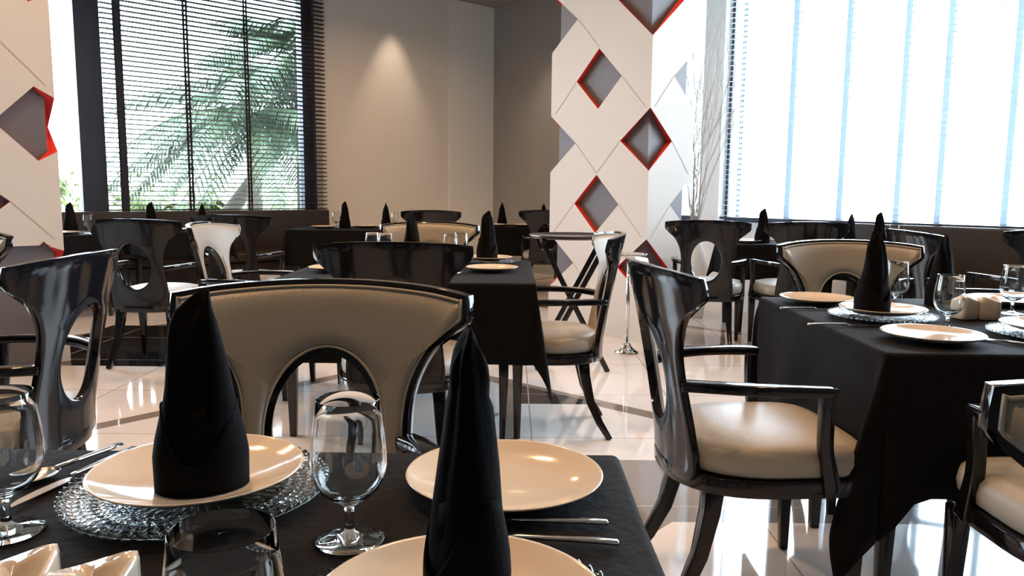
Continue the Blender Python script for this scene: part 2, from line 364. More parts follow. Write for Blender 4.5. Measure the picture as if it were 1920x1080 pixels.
# ------------------------------------------------------------------ columns clad in cut-out panels
U = .47; VR = .495
def clad_face(L, diamonds, z1, org, dx, dn, parent, thick=.05, rects=()):
    """panel over 0..L (along dx), 0..z1, holes = (x,z,r); dn outward"""
    pts = []; edges = []
    def addp(p):
        for i, q in enumerate(pts):
            if (q - p).length < 1e-5: return i
        pts.append(p); return len(pts) - 1
    e0, e1 = 0.0, L
    loop = [Vector((e0, 0)), Vector((e1, 0)), Vector((e1, z1)), Vector((e0, z1))]
    ii = [addp(p) for p in loop]; edges += [(ii[k], ii[(k + 1) % 4]) for k in range(4)]
    for (x, z, r_) in diamonds:
        ii = [addp(Vector(p)) for p in ((x - r_, z), (x, z - r_), (x + r_, z), (x, z + r_))]
        edges += [(ii[k], ii[(k + 1) % 4]) for k in range(4)]
    for (x0, x1, za, zb) in rects:
        ii = [addp(Vector(p)) for p in ((x0, za), (x1, za), (x1, zb), (x0, zb))]
        edges += [(ii[k], ii[(k + 1) % 4]) for k in range(4)]
    V2, E2, F2, *_ = delaunay_2d_cdt(pts, edges, [], 0, 1e-6)
    def inside(p):
        if p.x < e0 or p.x > e1 or p.y < 0 or p.y > z1: return False
        if any(x0 < p.x < x1 and za < p.y < zb for x0, x1, za, zb in rects): return False
        return not any(abs(p.x - x) + abs(p.y - z) < r_ - 1e-6 for x, z, r_ in diamonds)
    F = [f for f in F2 if inside(sum((V2[i] for i in f), Vector((0, 0))) / len(f))]
    cnt = {}
    for f in F:
        for k in range(len(f)):
            e = (f[k], f[(k + 1) % len(f)]); cnt[tuple(sorted(e))] = cnt.get(tuple(sorted(e)), 0) + 1
    def W(p, d): return org + Vector((dx.x * p.x + dn.x * d, dx.y * p.x + dn.y * d, p.y))
    def mit(p): return Vector((-thick if p.x < 1e-4 else L + thick if p.x > L - 1e-4 else p.x, p.y))
    n = len(V2); vs = [W(mit(p), thick) for p in V2] + [W(p, .004) for p in V2]
    fs = [tuple(f) for f in F] + [tuple(i + n for i in f[::-1]) for f in F]; mi = [0] * len(fs)
    for e, c_ in cnt.items():
        if c_ == 1:
            a, b_ = e; fs.append((a, b_, b_ + n, a + n))
            mid = (V2[a] + V2[b_]) / 2
            diag = abs(abs(V2[a].x - V2[b_].x) - abs(V2[a].y - V2[b_].y)) < 1e-4
            mi.append(1 if diag else 0)
    # fine seams of the woven panels
    for (x, z, r_) in diamonds:
        for sx in (-1, 1):
            a = Vector((x + sx * r_, z)); b_ = Vector((x + sx * U, z - (U - r_) * VR / U))
            if r_ > .3: continue
            if not (e0 - .01 <= b_.x <= e1 + .01):
                tt = ((e0 if sx < 0 else e1) - a.x) / (b_.x - a.x)
                if tt <= 0: continue
                b_ = a + (b_ - a) * tt
            if a.x < e0 or a.x > e1: continue
            d = (b_ - a).normalized(); nn = Vector((-d.y, d.x)) * .0035; k = len(vs)
            vs += [W(a - nn, thick + .0012), W(b_ - nn, thick + .0012), W(b_ + nn, thick + .0012), W(a + nn, thick + .0012)]
            fs.append((k, k + 1, k + 2, k + 3)); mi.append(2)
    me = bpy.data.meshes.new('cladding_panel'); me.from_pydata([tuple(v) for v in vs], [], fs)
    for mm in (M['panel'], M['red'], M['seam']): me.materials.append(mm)
    for p, i in zip(me.polygons, mi): p.material_index = i
    o = bpy.data.objects.new('cladding_panel', me); COL.objects.link(o); o.parent = parent
    return o
def column(kx, ky, label, swap=False):
    root = thing('clad_column', label, 'column', (kx, ky, 0), 0, 'columns with diamond cut-outs'); root['kind'] = 'thing'
    D2 = Vector((-N1.x, -N1.y)); o = Vector((0, 0, 0))
    # footprint: corner K nearest; faces along D2 (2U) and D1 (U)
    c = MB(); ps_ = [Vector((0, 0)), D1 * U, D1 * U + D2 * 2 * U, D2 * 2 * U]
    c.add([Vector((p.x, p.y, z)) for z in (0, CEIL - .002) for p in ps_], [(0, 1, 2, 3), (4, 5, 6, 7), (0, 1, 5, 4), (1, 2, 6, 5), (2, 3, 7, 6), (3, 0, 4, 7)])
    c.build('column_core', M['core'], root)
    r_ = .235; zt = CEIL - .004
    evens = [.575, 1.565]; odds = [1.07, 2.06]
    if swap:
        def corner_a(x): return [(x, z, r_) for z in odds + [3.05]]
        def corner_b(x): return [(x, z, r_) for z in evens + [2.555, 3.55]]
        corner_c = corner_a; mids = evens + [2.555, 3.55]; mids2 = odds
    else:
        def corner_a(x): return [(x, z, r_) for z in evens] + [(x, 2.825, .50)]
        def corner_b(x): return [(x, z, r_) for z in odds + [3.05]]
        def corner_c(x): return [(x, z, r_) for z in evens + [2.555, 3.55]]
        mids = odds; mids2 = evens
    # D2 face, 2U long: K corner (a) at 0, mid at U, far (c) at 2U
    clad_face(2 * U, corner_a(0) + [(U, z, r_) for z in mids] + corner_c(2 * U), zt, o, D2, -D1, root)
    # D1 face, U long: K corner (a) at 0, (b) at U
    clad_face(U, corner_a(0) + corner_b(U - (.065 if swap else 0)), zt, o, D1, N1, root, rects=[(.001, U - .03, .001, .785)] if swap else ())
    # hidden sides
    clad_face(2 * U, corner_b(-.065 if swap else 0) + [(U, z, r_) for z in mids2] + corner_b(2 * U), zt, Vector(((D1 * U).x, (D1 * U).y, 0)), D2, D1, root)
    q = D2 * 2 * U; clad_face(U, corner_c(0) + corner_b(U), zt, Vector((q.x, q.y, 0)), D1, -N1, root)
    return root
column(1.03, 6.0, 'white column with red-edged diamond cut-outs in the middle of the room')
pk = Vector((-3.05, 5.13)) - D1 * U
column(pk.x, pk.y, 'white column with red-edged diamond cut-outs beside the blinded garden window', True)

# ------------------------------------------------------------------ banquettes
def bench(label, axis, a0, a1, s0=None):
    root = thing('banquette', label, 'banquette', tn(*((a0, 0) if axis == 't' else (T2, a0))))
    org = root.location.copy()
    def bx(d0, d1, z0, z1, name):
        b_ = MB(); vs = []
        for a in (a0 if (name == 'backrest' or s0 is None) else s0, a1):
            for d in (d0, d1):
                for z in (z0, z1):
                    p = tn(a, d, z) if axis == 't' else tn(T2 - d, a, z); vs.append(p - org)
        b_.add(vs, [(0, 1, 3, 2), (4, 6, 7, 5), (0, 4, 5, 1), (2, 3, 7, 6), (0, 2, 6, 4), (1, 5, 7, 3)])
        return bevel(b_.build(name, M['bench'], root), .02, 3)
    bx(.09, .20, .05, .92, 'backrest'); bx(.20, .60, .36, .46, 'seat_cushion'); bx(.16, .55, 0, .355, 'base')
bench('long dark leather banquette under the blinded garden window', 't', -2.6, 2.92)
bench('long dark leather banquette under the bright right window', 'n', NO2 - .3, NO2 + 3.6, NO2 + .52)

# ------------------------------------------------------------------ dining chair
def make_chair(label, group):
    root = thing('dining_armchair', label, 'chair', (0, 0, 0), 0, group)
    RB = .52
    def yb(z): return .262 + .103 * max(0, (z - .42) / .55) ** 1.25
    def mp(x, z, w_):
        a = x / RB; rr = RB - w_
        return Vector((rr * math.sin(a), yb(z) - RB + rr * math.cos(a), z))
    S1 = catmull([(0, .385), (.10, .385), (.175, .39), (.196, .43), (.192, .52), (.184, .61), (.182, .68), (.190, .745), (.212, .80), (.248, .85), (.290, .878)], 5)
    S2 = [(.312, .893), (.321, .905), (.322, .93), (.320, .953)]
    S3 = catmull([(.320, .953), (.24, .963), (.16, .9685), (.08, .972), (0, .973)], 4)[1:]
    O = S1 + S2 + S3
    cz = .668; ax, azu, azd = .112, .15, .15
    def oval(p, grow=0):
        th = math.atan2(p[1] - cz, p[0]); c_, s_ = math.cos(th), math.sin(th); az = (azu if s_ > 0 else azd) + grow; axx = ax + grow
        k = 1 / math.sqrt((c_ / axx) ** 2 + (s_ / az) ** 2); return (k * c_, cz + k * s_)
    def offset(P, d):
        out = []
        for i, p in enumerate(P):
            a = P[max(i - 1, 0)]; c_ = P[min(i + 1, len(P) - 1)]
            tx, tz = c_[0] - a[0], c_[1] - a[1]; l = math.hypot(tx, tz) or 1
            nx, nz = -tz / l, tx / l
            q = (p[0] + nx * d, p[1] + nz * d)
            if i == 0 or i == len(P) - 1: q = (0, q[1])
            out.append(q)
        return out
    def full(P): return P + [(-p[0], p[1]) for p in P[::-1][1:-1]]
    Of = full(O); If = [oval(p) for p in O]; If[0] = (0, cz - azd); If[-1] = (0, cz + azu); If = full(If)
    n = len(Of)
    def ringshape(Oc, Ic, prof, K):
        """prof(k/K) -> w offset for front; returns rings from inner to outer"""
        rings = []
        for k in range(K + 1):
            f = k / K
            rings.append([((1 - f) * i[0] + f * o[0], (1 - f) * i[1] + f * o[1]) for i, o in zip(Ic, Oc)])
        return rings
    K = 5; rg = ringshape(Of, If, None, K); b_ = MB()
    front = [[mp(x, z, .012) for x, z in r_] for r_ in rg]; back = [[mp(x, z, -.012) for x, z in r_] for r_ in rg][::-1]
    b_.loft(front + back + [front[0]], cap=False)
    bevel(b_.build('back_shell', M['lacquer'], root), .005, 2)
    Oi = offset(O, .013); Oi = [(p[0], min(p[1], .961)) for p in Oi]; Oif = full(Oi)
    Ii = [oval(p, .018) for p in O]; Ii[0] = (0, cz - azd - .018); Ii[-1] = (0, cz + azu + .018); Iif = full(Ii)
    K = 8; rg = ringshape(Oif, Iif, None, K)
    def wf(f): e = min(f, 1 - f) * K; return .013 + .011 * min(1, math.sqrt(min(1, e / 1.5)))
    fr_ = [[mp(x, z, wf(k / K)) for x, z in r_] for k, r_ in enumerate(rg)]
    bk = [[mp(x, z, .0115) for x, z in r_] for r_ in (rg[-1], rg[0])]
    b_ = MB().loft(fr_ + bk + [fr_[0]], cap=False); pad = b_.build('back_pad', M['leather'], root, True)
    pp = MB()
    for loop in (Oif, Iif):
        L3 = [mp(x, z, .015) for x, z in loop]; rings = []
        for i, p in enumerate(L3):
            d = (L3[(i + 1) % n] - L3[i - 1]).normalized(); a = Vector((0, 1, 0)).cross(d).normalized(); c_ = d.cross(a)
            rings.append([p + (a * math.cos(k * PI / 3) + c_ * math.sin(k * PI / 3)) * .0032 for k in range(6)])
        pp.loft(rings + [rings[0]], cap=False)
    pp.build('piping', M['piping'], pad, True)
    def outline(sc, N=48, dy=0):
        o = []
        for k in range(N):
            th = 2 * PI * k / N; c_, s_ = math.cos(th), math.sin(th)
            ex = 2.5 if s_ > 0 else 5.0; bb = .275 if s_ > 0 else .25
            rr = (abs(c_ / .262) ** ex + abs(s_ / bb) ** ex) ** (-1 / ex)
            o.append((rr * c_ * sc, rr * s_ * sc + dy))
        return o
    def layer(z, ins): return [(x, y, z) for x, y in outline(1 - ins / .26)]
    b_ = MB().loft([layer(.368, .012), layer(.368, 0), layer(.410, 0), layer(.414, .004), layer(.414, .02)])
    bevel(b_.build('seat_frame', M['lacquer'], root), .004, 2)
    def lay2(z, ins): return [(x, y, z + .012 * max(0, 1 - (abs(x) / .26) ** 2) * (1 if ins > .05 else 0)) for x, y in outline(1 - ins / .26, 48, -.008)]
    b_ = MB().loft([lay2(.4145, .022), lay2(.425, .010), lay2(.45, .006), lay2(.478, .010), lay2(.492, .022), lay2(.498, .045), lay2(.500, .08), lay2(.503, .13), lay2(.505, .19), lay2(.506, .24)])
    b_.build('seat_cushion', M['leather'], root, True)
    for sx in (-1, 1):
        path = [(sx * .222, -.205, .372), (sx * .222, -.205, .30), (sx * .222, -.207, .15), (sx * .222, -.21, 0)]
        bevel(bars(path, [.046, .044, .034, .026], [.046, .044, .034, .026]).build('leg', M['lacquer'], root), .003)
        path = [(sx * .165, .170, .372), (sx * .17, .178, .30), (sx * .178, .205, .18), (sx * .19, .25, .08), (sx * .20, .30, 0)]
        bevel(bars(path, [.052, .048, .040, .034, .028], [.052, .048, .040, .034, .028]).build('leg', M['lacquer'], root), .003)
        p3 = catmull([(sx * .168, .262, .652), (sx * .215, .19, .658), (sx * .250, .09, .660), (sx * .262, -.01, .660), (sx * .264, -.105, .657)], 4)
        arm = bevel(bars(p3, .046, .026).build('armrest', M['lacquer'], root), .004)
        p3 = catmull([(sx * .264, -.088, .655), (sx * .262, -.088, .58), (sx * .256, -.095, .49), (sx * .258, -.12, .375)], 4)
        bevel(bars(p3, .032, [.034] * (len(p3) - 4) + [.038, .042, .046, .05]).build('arm_support', M['lacquer'], arm), .003)
    return root
first_chair = []
def chair(x, y, face, label, group='black lacquer armchairs with cream upholstery'):
    rz = R(face) + PI / 2
    if not first_chair:
        o = make_chair(label, group); o.location = (x, y, 0); o.rotation_euler = (0, 0, rz); first_chair.append(o); return o
    return dup(first_chair[0], (x, y, 0), rz, label, group)
chair(-.385, 1.272, -90, 'black-framed chair facing the camera across the nearest table, behind its glass charger')
chair(-1.60, 2.28, 183, 'glossy black chair back seen from behind at the left edge of the frame')
chair(.71, 2.20, 4, 'black chair drawn up to the right table, its curved back towards the camera')
chair(.17, 3.75, 180, 'chair seen side-on at the right end of the middle table, cream seat showing')
chair(-.457, 3.23, 90, 'black chair back with its back to the camera at the middle table')
chair(-.51, 4.50, -90, 'chair with cream back facing the camera on the far side of the middle table')
chair(-1.44, 4.42, -5, 'chair with narrow angled cream back at the left end of the middle table')
chair(1.40, 2.93, -90, 'chair with cream back facing the camera behind the napkins of the right table')
chair(1.375, 1.70, 90, 'chair at the lower right corner, only its seat side and arm post in the frame')
chair(.556, .440, -135, 'chair of which only the cream back corner shows at the right edge')
chair(-2.39, 5.18, 88, 'black chair back beside the left column, below the garden window')
chair(-2.12, 6.12, 90, 'black chair back just behind the narrow cream-backed chair')
chair(-2.44, 3.03, -90, 'chair whose cream back end peeks in at the far left edge')
chair(-.83, 8.16, 90, 'small distant black chair back in front of the white pier')
chair(.375, 8.75, 90, 'small distant black chair back in front of the recessed wall table')
chair(1.51, 5.93, 72, 'black tub back chair right beside the bright side of the middle column')
chair(2.11, 5.83, 90, 'black chair back under the right window, left of the banquette')
chair(2.52, 4.35, 0, 'dark chair in shade between the right table and the window banquette')
chair(3.25, 4.92, 90, 'black chair back against the banquette at the right edge')

# ------------------------------------------------------------------ tables and cloths
def table(x0, x1, y0, y1, label, clabel, over=(.38, .38, .38, .38), rz=0, seed=0, zt=.75, mid=False, flare={}, droop=False):
    cx, cy = (x0 + x1) / 2, (y0 + y1) / 2; a, b_ = (x1 - x0) / 2, (y1 - y0) / 2
    root = thing('dining_table', label, 'table', (cx, cy, 0), rz, 'cloth-covered dining tables')
    t_ = MB().box(-a + .01, a - .01, -b_ + .01, b_ - .01, zt - .035, zt - .006); bevel(t_.build('tabletop', M['wood'], root))
    ys = [-b_ + .09, b_ - .09] + ([.06] if mid else [])
    for sx in (-1, 1):
        for y in ys:
            xx = sx * (a - .07)
            bevel(bars([(xx, y, zt - .036), (xx, y, .35), (xx, y, 0)], [.055, .048, .03], [.055, .048, .03]).build('leg', M['wood'], root), .003)
    rnd = random.Random(seed); ph = [rnd.uniform(0, 6.28) for _ in range(8)]
    rho = .012
    def hang(h):
        if h <= rho * PI / 2: return rho * math.sin(h / rho), rho * (1 - math.cos(h / rho))
        return rho, rho + h - rho * PI / 2
    def coords(half, on, op):
        def side(o): return [rho * PI / 6, rho * PI / 3, rho * PI / 2] + [rho * PI / 2 + (o - rho * PI / 2) * k / 12 for k in range(1, 13)]
        return [-half - s_ for s_ in side(on)[::-1]] + [-half + 2 * half * k / 28 for k in range(29)] + [half + s_ for s_ in side(op)]
    S = coords(a, over[0], over[1]); T = coords(b_, over[2], over[3]); vs = []
    for t in T:
        for s_ in S:
            dx = max(0, abs(s_) - a); dy = max(0, abs(t) - b_); sx = 1 if s_ > 0 else -1; sy = 1 if t > 0 else -1
            x = max(-a, min(a, s_)); y = max(-b_, min(b_, t)); z = zt
            if droop and sx == -1 and sy == -1 and dy > 0: dy *= 1 + .30 * max(0, min(1, (abs(s_) - (a - .10)) / .09))
            if dx > 0 and dy > 0:
                r_ = math.hypot(dx, dy); fi = math.atan2(dy, dx); o, d = hang(r_)
                if droop and sx == -1 and sy == -1 and r_ > .42: r_ = .42 + .12 * (1 - math.exp(-(r_ - .42) / .12))
                fx, fy = flare.get((sx, sy), (.24, .24)); k = math.sin(2 * fi) ** 1.1 * max(0, r_ - .02)
                x += sx * (o * math.cos(fi) + k * fx * math.cos(fi)); y += sy * (o * math.sin(fi) + k * fy * math.sin(fi)); z -= d * math.sqrt(max(.3, 1 - (fx * fx + fy * fy) / 2 * math.sin(2 * fi)))
            elif dx > 0:
                o, d = hang(dx); wv = .016 * min(1, dx / .3) * (math.sin(9 * t + ph[0]) + .6 * math.sin(17 * t + ph[1])) * min(1, (b_ - abs(t)) / .12)
                x += sx * (o + max(-.01, wv) + .02 * dx); z -= d
            elif dy > 0:
                o, d = hang(dy); wv = .016 * min(1, dy / .3) * (math.sin(8 * s_ + ph[2]) + .6 * math.sin(16 * s_ + ph[3])) * min(1, (a - abs(s_)) / .12)
                y += sy * (o + max(-.01, wv) + .02 * dy); z -= d
            else:
                z += .0004 * math.sin(23 * s_ + ph[4]) * math.sin(19 * t + ph[5])
            vs.append((x, y, z))
    nx = len(S); fs = [(j * nx + i, j * nx + i + 1, (j + 1) * nx + i + 1, (j + 1) * nx + i) for j in range(len(T) - 1) for i in range(nx - 1)]
    c = mesh('tablecloth', vs, fs, M['cloth'], None, True); c.location = (cx, cy, 0); c.rotation_euler = (0, 0, rz)
    so = c.modifiers.new('solid', 'SOLIDIFY'); so.thickness = .0015; so.offset = -1
    tag(c, clabel, 'tablecloth', 'black tablecloths')
table(-1.12, .16, .0, 1.175, 'nearest dining table under a black cloth, filling the lower left', 'black cloth on the nearest table, laid with two glass chargers', (.38, .38, .38, .225), 0, 1)
table(1.0, 2.25, 1.99, 3.08, 'right dining table under a black cloth', 'black cloth on the right table with a long drooping corner', (.42, .38, .40, .05), R(-1), 2, mid=True, flare={(-1, -1): (.36, .12)}, droop=True)
table(-1.10, .10, 3.47, 4.66, 'middle dining table under a black cloth', 'black cloth on the middle table, corner hanging beside the side-on chair', (.2, .38, .38, .05), 0, 3, flare={(1, -1): (.20, .25)})
table(-3.15, -1.92, 1.75, 2.72, 'dining table behind the chair at the left edge', 'black cloth on the table behind the chair at the left edge', (.38, .05, .38, .2), 0, 4)
table(-2.35, -1.25, 8.05, 8.95, 'distant dining table near the grey wall', 'black cloth on the distant table near the grey wall', (.38, .38, .38, .38), 0, 5)
table(-.33, .62, 9.20, 9.85, 'distant dining table in front of the recessed wall', 'black cloth on the distant table in front of the recessed wall', (.35, .35, .35, .3), 0, 6)
u1 = tn(-.25, .98); u2 = tn(.78, .98)
for (p, s_, l1, l2) in ((u1, 7, 'small window table beside the left column', 'black cloth on the small window table beside the left column'), (u2, 8, 'small window table in front of the blinded window middle', 'black cloth on the window table in front of the blinds middle')):
    table(p.x - .37, p.x + .37, p.y - .36, p.y + .36, l1, l2, (.25, .25, .25, .25), PI / 2 - R(47), s_)
table(1.86, 2.50, 6.38, 7.04, 'table by the right window, behind the tub back chair', 'black cloth on the table by the right window behind the tub back chair', (.3, .3, .3, .3), 0, 9)
table(2.52, 3.18, 5.78, 6.42, 'table pushed against the right window banquette', 'black cloth on the table against the right window banquette', (.25, .25, .25, .25), PI / 2 - R(47), 10)

# ------------------------------------------------------------------ tableware
ZT = .7515
def lathe_obj(name, prof, m, n=48, parent=None):
    return MB().lathe(prof, n).build(name, m, parent, True)
proto = {}
def place(kind, maker, x, y, z, label, cat, group, rz=0, sc=None):
    if kind not in proto:
        o = maker(); proto[kind] = o; tag(o, label, cat, group); o.location = (x, y, z); o.rotation_euler = (0, 0, rz)
        if sc: o.scale = sc
        return o
    o = dup(proto[kind], (x, y, z), rz, label, group)
    o.scale = sc or (1, 1, 1)
    return o
def mk_plate():
    return lathe_obj('coupe_plate', [(.0, .0), (.055, .0), (.062, .002), (.090, .006), (.120, .014), (.134, .0215), (.1365, .0235), (.1355, .0248), (.1325, .0240), (.118, .0175), (.088, .0105), (.060, .0075), (.0, .0070)], M['china'], 72)
def mk_charger():
    N = 64; NT = N * 10; rs = [0, .03, .06, .075, .085, .092, .099, .106, .112] + [.112 + .054 * k / 16 for k in range(1, 17)]
    vs = []; top = []
    for r_ in rs:
        ring = []
        for k in range(NT):
            th = 2 * PI * k / NT; rise = .004 + .012 * max(0, (r_ - .07) / .095) ** 1.5
            bead = 0; rr = r_
            if r_ > .108:
                f = (r_ - .108) / .058; q = f * 4 * PI
                bead = .0042 * abs(math.sin(N / 2 * th + q / 2) * math.sin(N / 2 * th - q / 2)) ** .8
                rr = r_ + .0025 * f * abs(math.sin(N / 2 * th))
            elif .05 < r_: bead = .0022 * (math.sin(40 * (th + 5 * (r_ - .06))) * .5 + .5) ** 3
            ring.append((rr * math.cos(th), rr * math.sin(th), rise + bead))
        top.append(ring)
    bot = [[(rr[0] * (1 if i else 1), rr[1], .001 + .012 * max(0, (rs[len(rs) - 1 - i] - .07) / .095) ** 1.5 * .9) for rr in ring] for i, ring in enumerate(top[::-1])]
    b_ = MB().loft(top + bot, cap=False)
    return b_.build('glass_charger', M['glass'], None, True)
def mk_goblet():
    root = bpy.data.objects.new('water_goblet', None); COL.objects.link(root); root.empty_display_size = .05
    pr = [(0, .0), (.040, .0), (.041, .0012), (.040, .0024), (.025, .0045), (.012, .0075), (.0065, .012), (.0052, .020), (.0052, .034), (.007, .042), (.013, .048), (.024, .054), (.034, .063), (.041, .077), (.0440, .092), (.0438, .108), (.0415, .130), (.0385, .152), (.0365, .1705), (.0362, .1712), (.0358, .1705), (.0378, .152), (.0408, .130), (.0431, .108), (.0433, .092), (.0403, .0778), (.0333, .0641), (.0235, .0555), (.012, .0525), (.0, .0515)]
    # bowl and foot are blown as one piece of glass
    lathe_obj('bowl_and_stem', pr, M['glass'], 56, root)
    return root
def mk_napkin(blunt=False):
    root = bpy.data.objects.new('folded_napkin', None); COL.objects.link(root)
    N = 64
    def ring(z, rx, ry, cx, cy, fold):
        o = []
        for k in range(N):
            th = 2 * PI * k / N
            f = 1 + fold * (.12 * math.cos(3 * th + z * 14) + .10 * math.exp(-((th - 4.3 - z * 1.5) / .22) ** 2) - .14 * math.exp(-((th - 4.75 - z * 1.5) / .16) ** 2))
            o.append((cx + rx * f * math.cos(th), cy + ry * f * math.sin(th), z + (.010 * math.cos(2 * th + 1) if z > .21 else 0)))
        return o
    body = [ring(0.0, .052, .046, 0, 0, .1), ring(.04, .053, .046, 0, 0, .15), ring(.08, .050, .044, 0, 0, .2), ring(.11, .046, .040, .001, 0, .3), ring(.14, .041, .036, .002, 0, .5), ring(.17, .0375, .030, .002, 0, .7),
            ring(.195, .034, .026, .001, 0, .9), ring(.215, .0295, .021, .0, 0, 1.0), ring(.230, .0235, .015, .001, 0, 1.2), ring(.242, .015, .010, .006, 0, 1.2), ring(.252, .008, .006, .011, 0, .6), ring(.256, .003, .003, .013, 0, 0)]
    if blunt: body = body[:8] + [ring(.230, .0290, .021, 0, 0, 1.3), ring(.242, .0262, .018, .001, 0, 1.6), ring(.250, .0215, .014, .003, 0, 1.6), ring(.257, .014, .009, .004, 0, 1.2), ring(.260, .006, .004, .004, 0, 0)]
    MB().loft(body).build('cone', M['napkin'], root, True)
    # wrapped cuff with a V-shaped overlap in front
    rings = []
    for (zf, gr) in ((0, .0), (.2, .001), (.4, .002), (.6, .002), (.75, .002), (.9, .002), (1.0, .002)):
        o = []
        for k in range(N):
            th = 2 * PI * k / N; d = abs(((th + PI / 2 + PI) % (2 * PI)) - PI)
            top = .104 - .050 * math.exp(-(d / .75) ** 2) + .012 * math.cos(2 * th)
            zz = top * zf; hug = .0115 * max(0, min(1, (zz - .045) / .055)) ** 1.4
            o.append(((.0595 + gr * .4 - hug) * math.cos(th), (.0515 + gr * .4 - hug) * math.sin(th), zz))
        rings.append(o)
    inner = [[(x * .95, y * .95, z) for x, y, z in r_] for r_ in rings[::-1]]
    MB().loft(rings + inner + [rings[0]], cap=False).build('cuff', M['napkin'], root, True)
    # second diagonal fold lying over the body
    v = []
    for k in range(13):
        f = k / 12; th = R(-150 + 120 * f); z0 = .03 + .085 * f; z1 = z0 + .05 * (1 - f) + .012
        v.append([((.0545 - .03 * z / .25) * math.cos(th) * 1.06, (.049 - .028 * z / .25) * math.sin(th) * 1.06, z) for z in (z0, (z0 + z1) / 2, z1)])
    m2 = MB(); outer = v; inn = [[(x * .95, y * .95, z) for x, y, z in r_] for r_ in v]
    m2.loft([o + i[::-1] for o, i in zip(outer, inn)]); m2.build('fold', M['napkin'], root, True)
    return root
def cutlery(secs):
    rings = []
    for (x, hw, z, th) in secs:
        rings.append([(x, -hw, z), (x, -hw * .6, z + th), (x, hw * .6, z + th), (x, hw, z), (x, hw * .6, z - th * .3), (x, -hw * .6, z - th * .3)])
    return rings
def handle_secs():
    return [(-.12, .003, .004, .002), (-.118, .0065, .004, .004), (-.09, .0060, .005, .0042), (-.04, .0045, .006, .0038), (.0, .0035, .0065, .0035)]
def mk_knife():
    root = bpy.data.objects.new('table_knife', None); COL.objects.link(root)
    MB().loft(cutlery(handle_secs() + [(.008, .005, .0055, .003)])).build('handle', M['steel'], root, True)
    MB().loft([[(x, -a, .002), (x, -a, .0035), (x, b_, .0035), (x, b_, .002)] for x, a, b_ in ((.008, .005, .005), (.02, .009, .006), (.06, .0105, .006), (.09, .0085, .006), (.108, .003, .0055), (.116, -.003, .005))]).build('blade', M['steel'], root)
    return root
def mk_fork():
    root = bpy.data.objects.new('table_fork', None); COL.objects.link(root)
    MB().loft(cutlery(handle_secs())).build('handle', M['steel'], root, True)
    h = MB().loft([[(x, -a, z), (x, -a, z + .0018), (x, a, z + .0018), (x, a, z)] for x, a, z in ((0, .0035, .006), (.015, .005, .005), (.028, .011, .003), (.045, .0125, .003))])
    for y in (-.0105, -.0035, .0035, .0105):
        h.loft([[(x, y - a, z), (x, y - a, z + .0018), (x, y + a, z + .0018), (x, y + a, z)] for x, a, z in ((.044, .0022, .003), (.07, .0019, .005), (.086, .001, .009))])
    h.build('tines', M['steel'], root); return root
def mk_spoon():
    root = bpy.data.objects.new('table_spoon', None); COL.objects.link(root)
    MB().loft(cutlery(handle_secs())).build('handle', M['steel'], root, True)
    rings = []
    for k in range(11):
        f = k / 10; x = -.004 + .074 * f; hw = .0215 * math.sqrt(max(.003, 1 - (2 * f - 1.0) ** 2)) * (1.0 if f < .5 else .97); dp = .008 * math.sqrt(max(.0, 1 - (2 * f - 1) ** 2)); zz = .0085
        top = [(x, hw * c_, zz - dp * (1 - c_ * c_)) for c_ in (-1, -.6, 0, .6, 1)]; bo = [(x, hw * c_, zz - .0014 - dp * (1 - c_ * c_)) for c_ in (1, .6, 0, -.6, -1)]
        rings.append(top + bo)
    MB().loft(rings).build('bowl', M['steel'], root, True); return root
def mk_shaker():
    N = 9; a = .033; rings = []
    def sq(s_, z, tw):
        o = []
        for k in range(24):
            th = 2 * PI * k / 24; c_, sn = math.cos(th), math.sin(th); rr = (abs(c_) ** 7 + abs(sn) ** 7) ** (-1 / 7)
            x, y = rr * c_, rr * sn; zz = z if z < .04 else z + .010 * (x * y) * min(1, (z - .04) / .03) - (.006 * (1 - s_ / a) if z > .069 else 0)
            o.append((s_ * x, s_ * y, zz))
        return o
    lay = [(a * .9, 0), (a * .97, .003), (a, .02), (a, .05), (a * .995, .064), (a * .96, .0705), (a * .86, .0725), (a * .6, .0715), (a * .3, .0705), (a * .08, .0700)]
    ob = MB().loft([sq(s_, z, 0) for s_, z in lay]).build('salt_shaker', M['china'], None, True)
    return ob
def plate(x, y, label, z=ZT): return place('plate', mk_plate, x, y, z, label, 'plate', 'cream coupe plates')
def charger(x, y, label): return place('charger', mk_charger, x, y, ZT, label, 'charger plate', 'beaded glass charger plates', rz=random.random())
def napkin(x, y, label, z=ZT, rz=0, sc=1.0): return place('napkin', mk_napkin, x, y, z, label, 'napkin', 'black napkins folded upright', rz, sc if isinstance(sc, tuple) else (sc, sc, sc))
def goblet(x, y, label): return place('goblet', mk_goblet, x, y, ZT, label, 'wine glass', 'stemmed water goblets')
def shaker(x, y, rz, label): return place('shaker', mk_shaker, x, y, ZT, label, 'salt shaker', 'white salt and pepper shakers', rz)
def knife(x, y, rz, label): return place('knife', mk_knife, x, y, ZT, label, 'knife', 'steel cutlery', rz)
def fork(x, y, rz, label): return place('fork', mk_fork, x, y, ZT, label, 'fork', 'steel cutlery', rz)
def spoon(x, y, rz, label): return place('spoon', mk_spoon, x, y, ZT, label, 'spoon', 'steel cutlery', rz)
def setting(x, y, where, rz=0, nap=True, dx=0, dy=0, sc=1.0, blunt=False):
    charger(x, y, 'beaded clear glass charger ' + where)
    plate(x, y, 'cream plate on the glass charger ' + where, ZT + .0165)
    if blunt: place('blunt', lambda: mk_napkin(True), x + dx, y + dy, ZT + .0238, 'black napkin folded upright on the plate ' + where, 'napkin', 'black napkins folded upright', rz, sc)
    elif nap: napkin(x + dx, y + dy, 'black napkin folded upright on the plate ' + where, ZT + .0238, rz, sc)
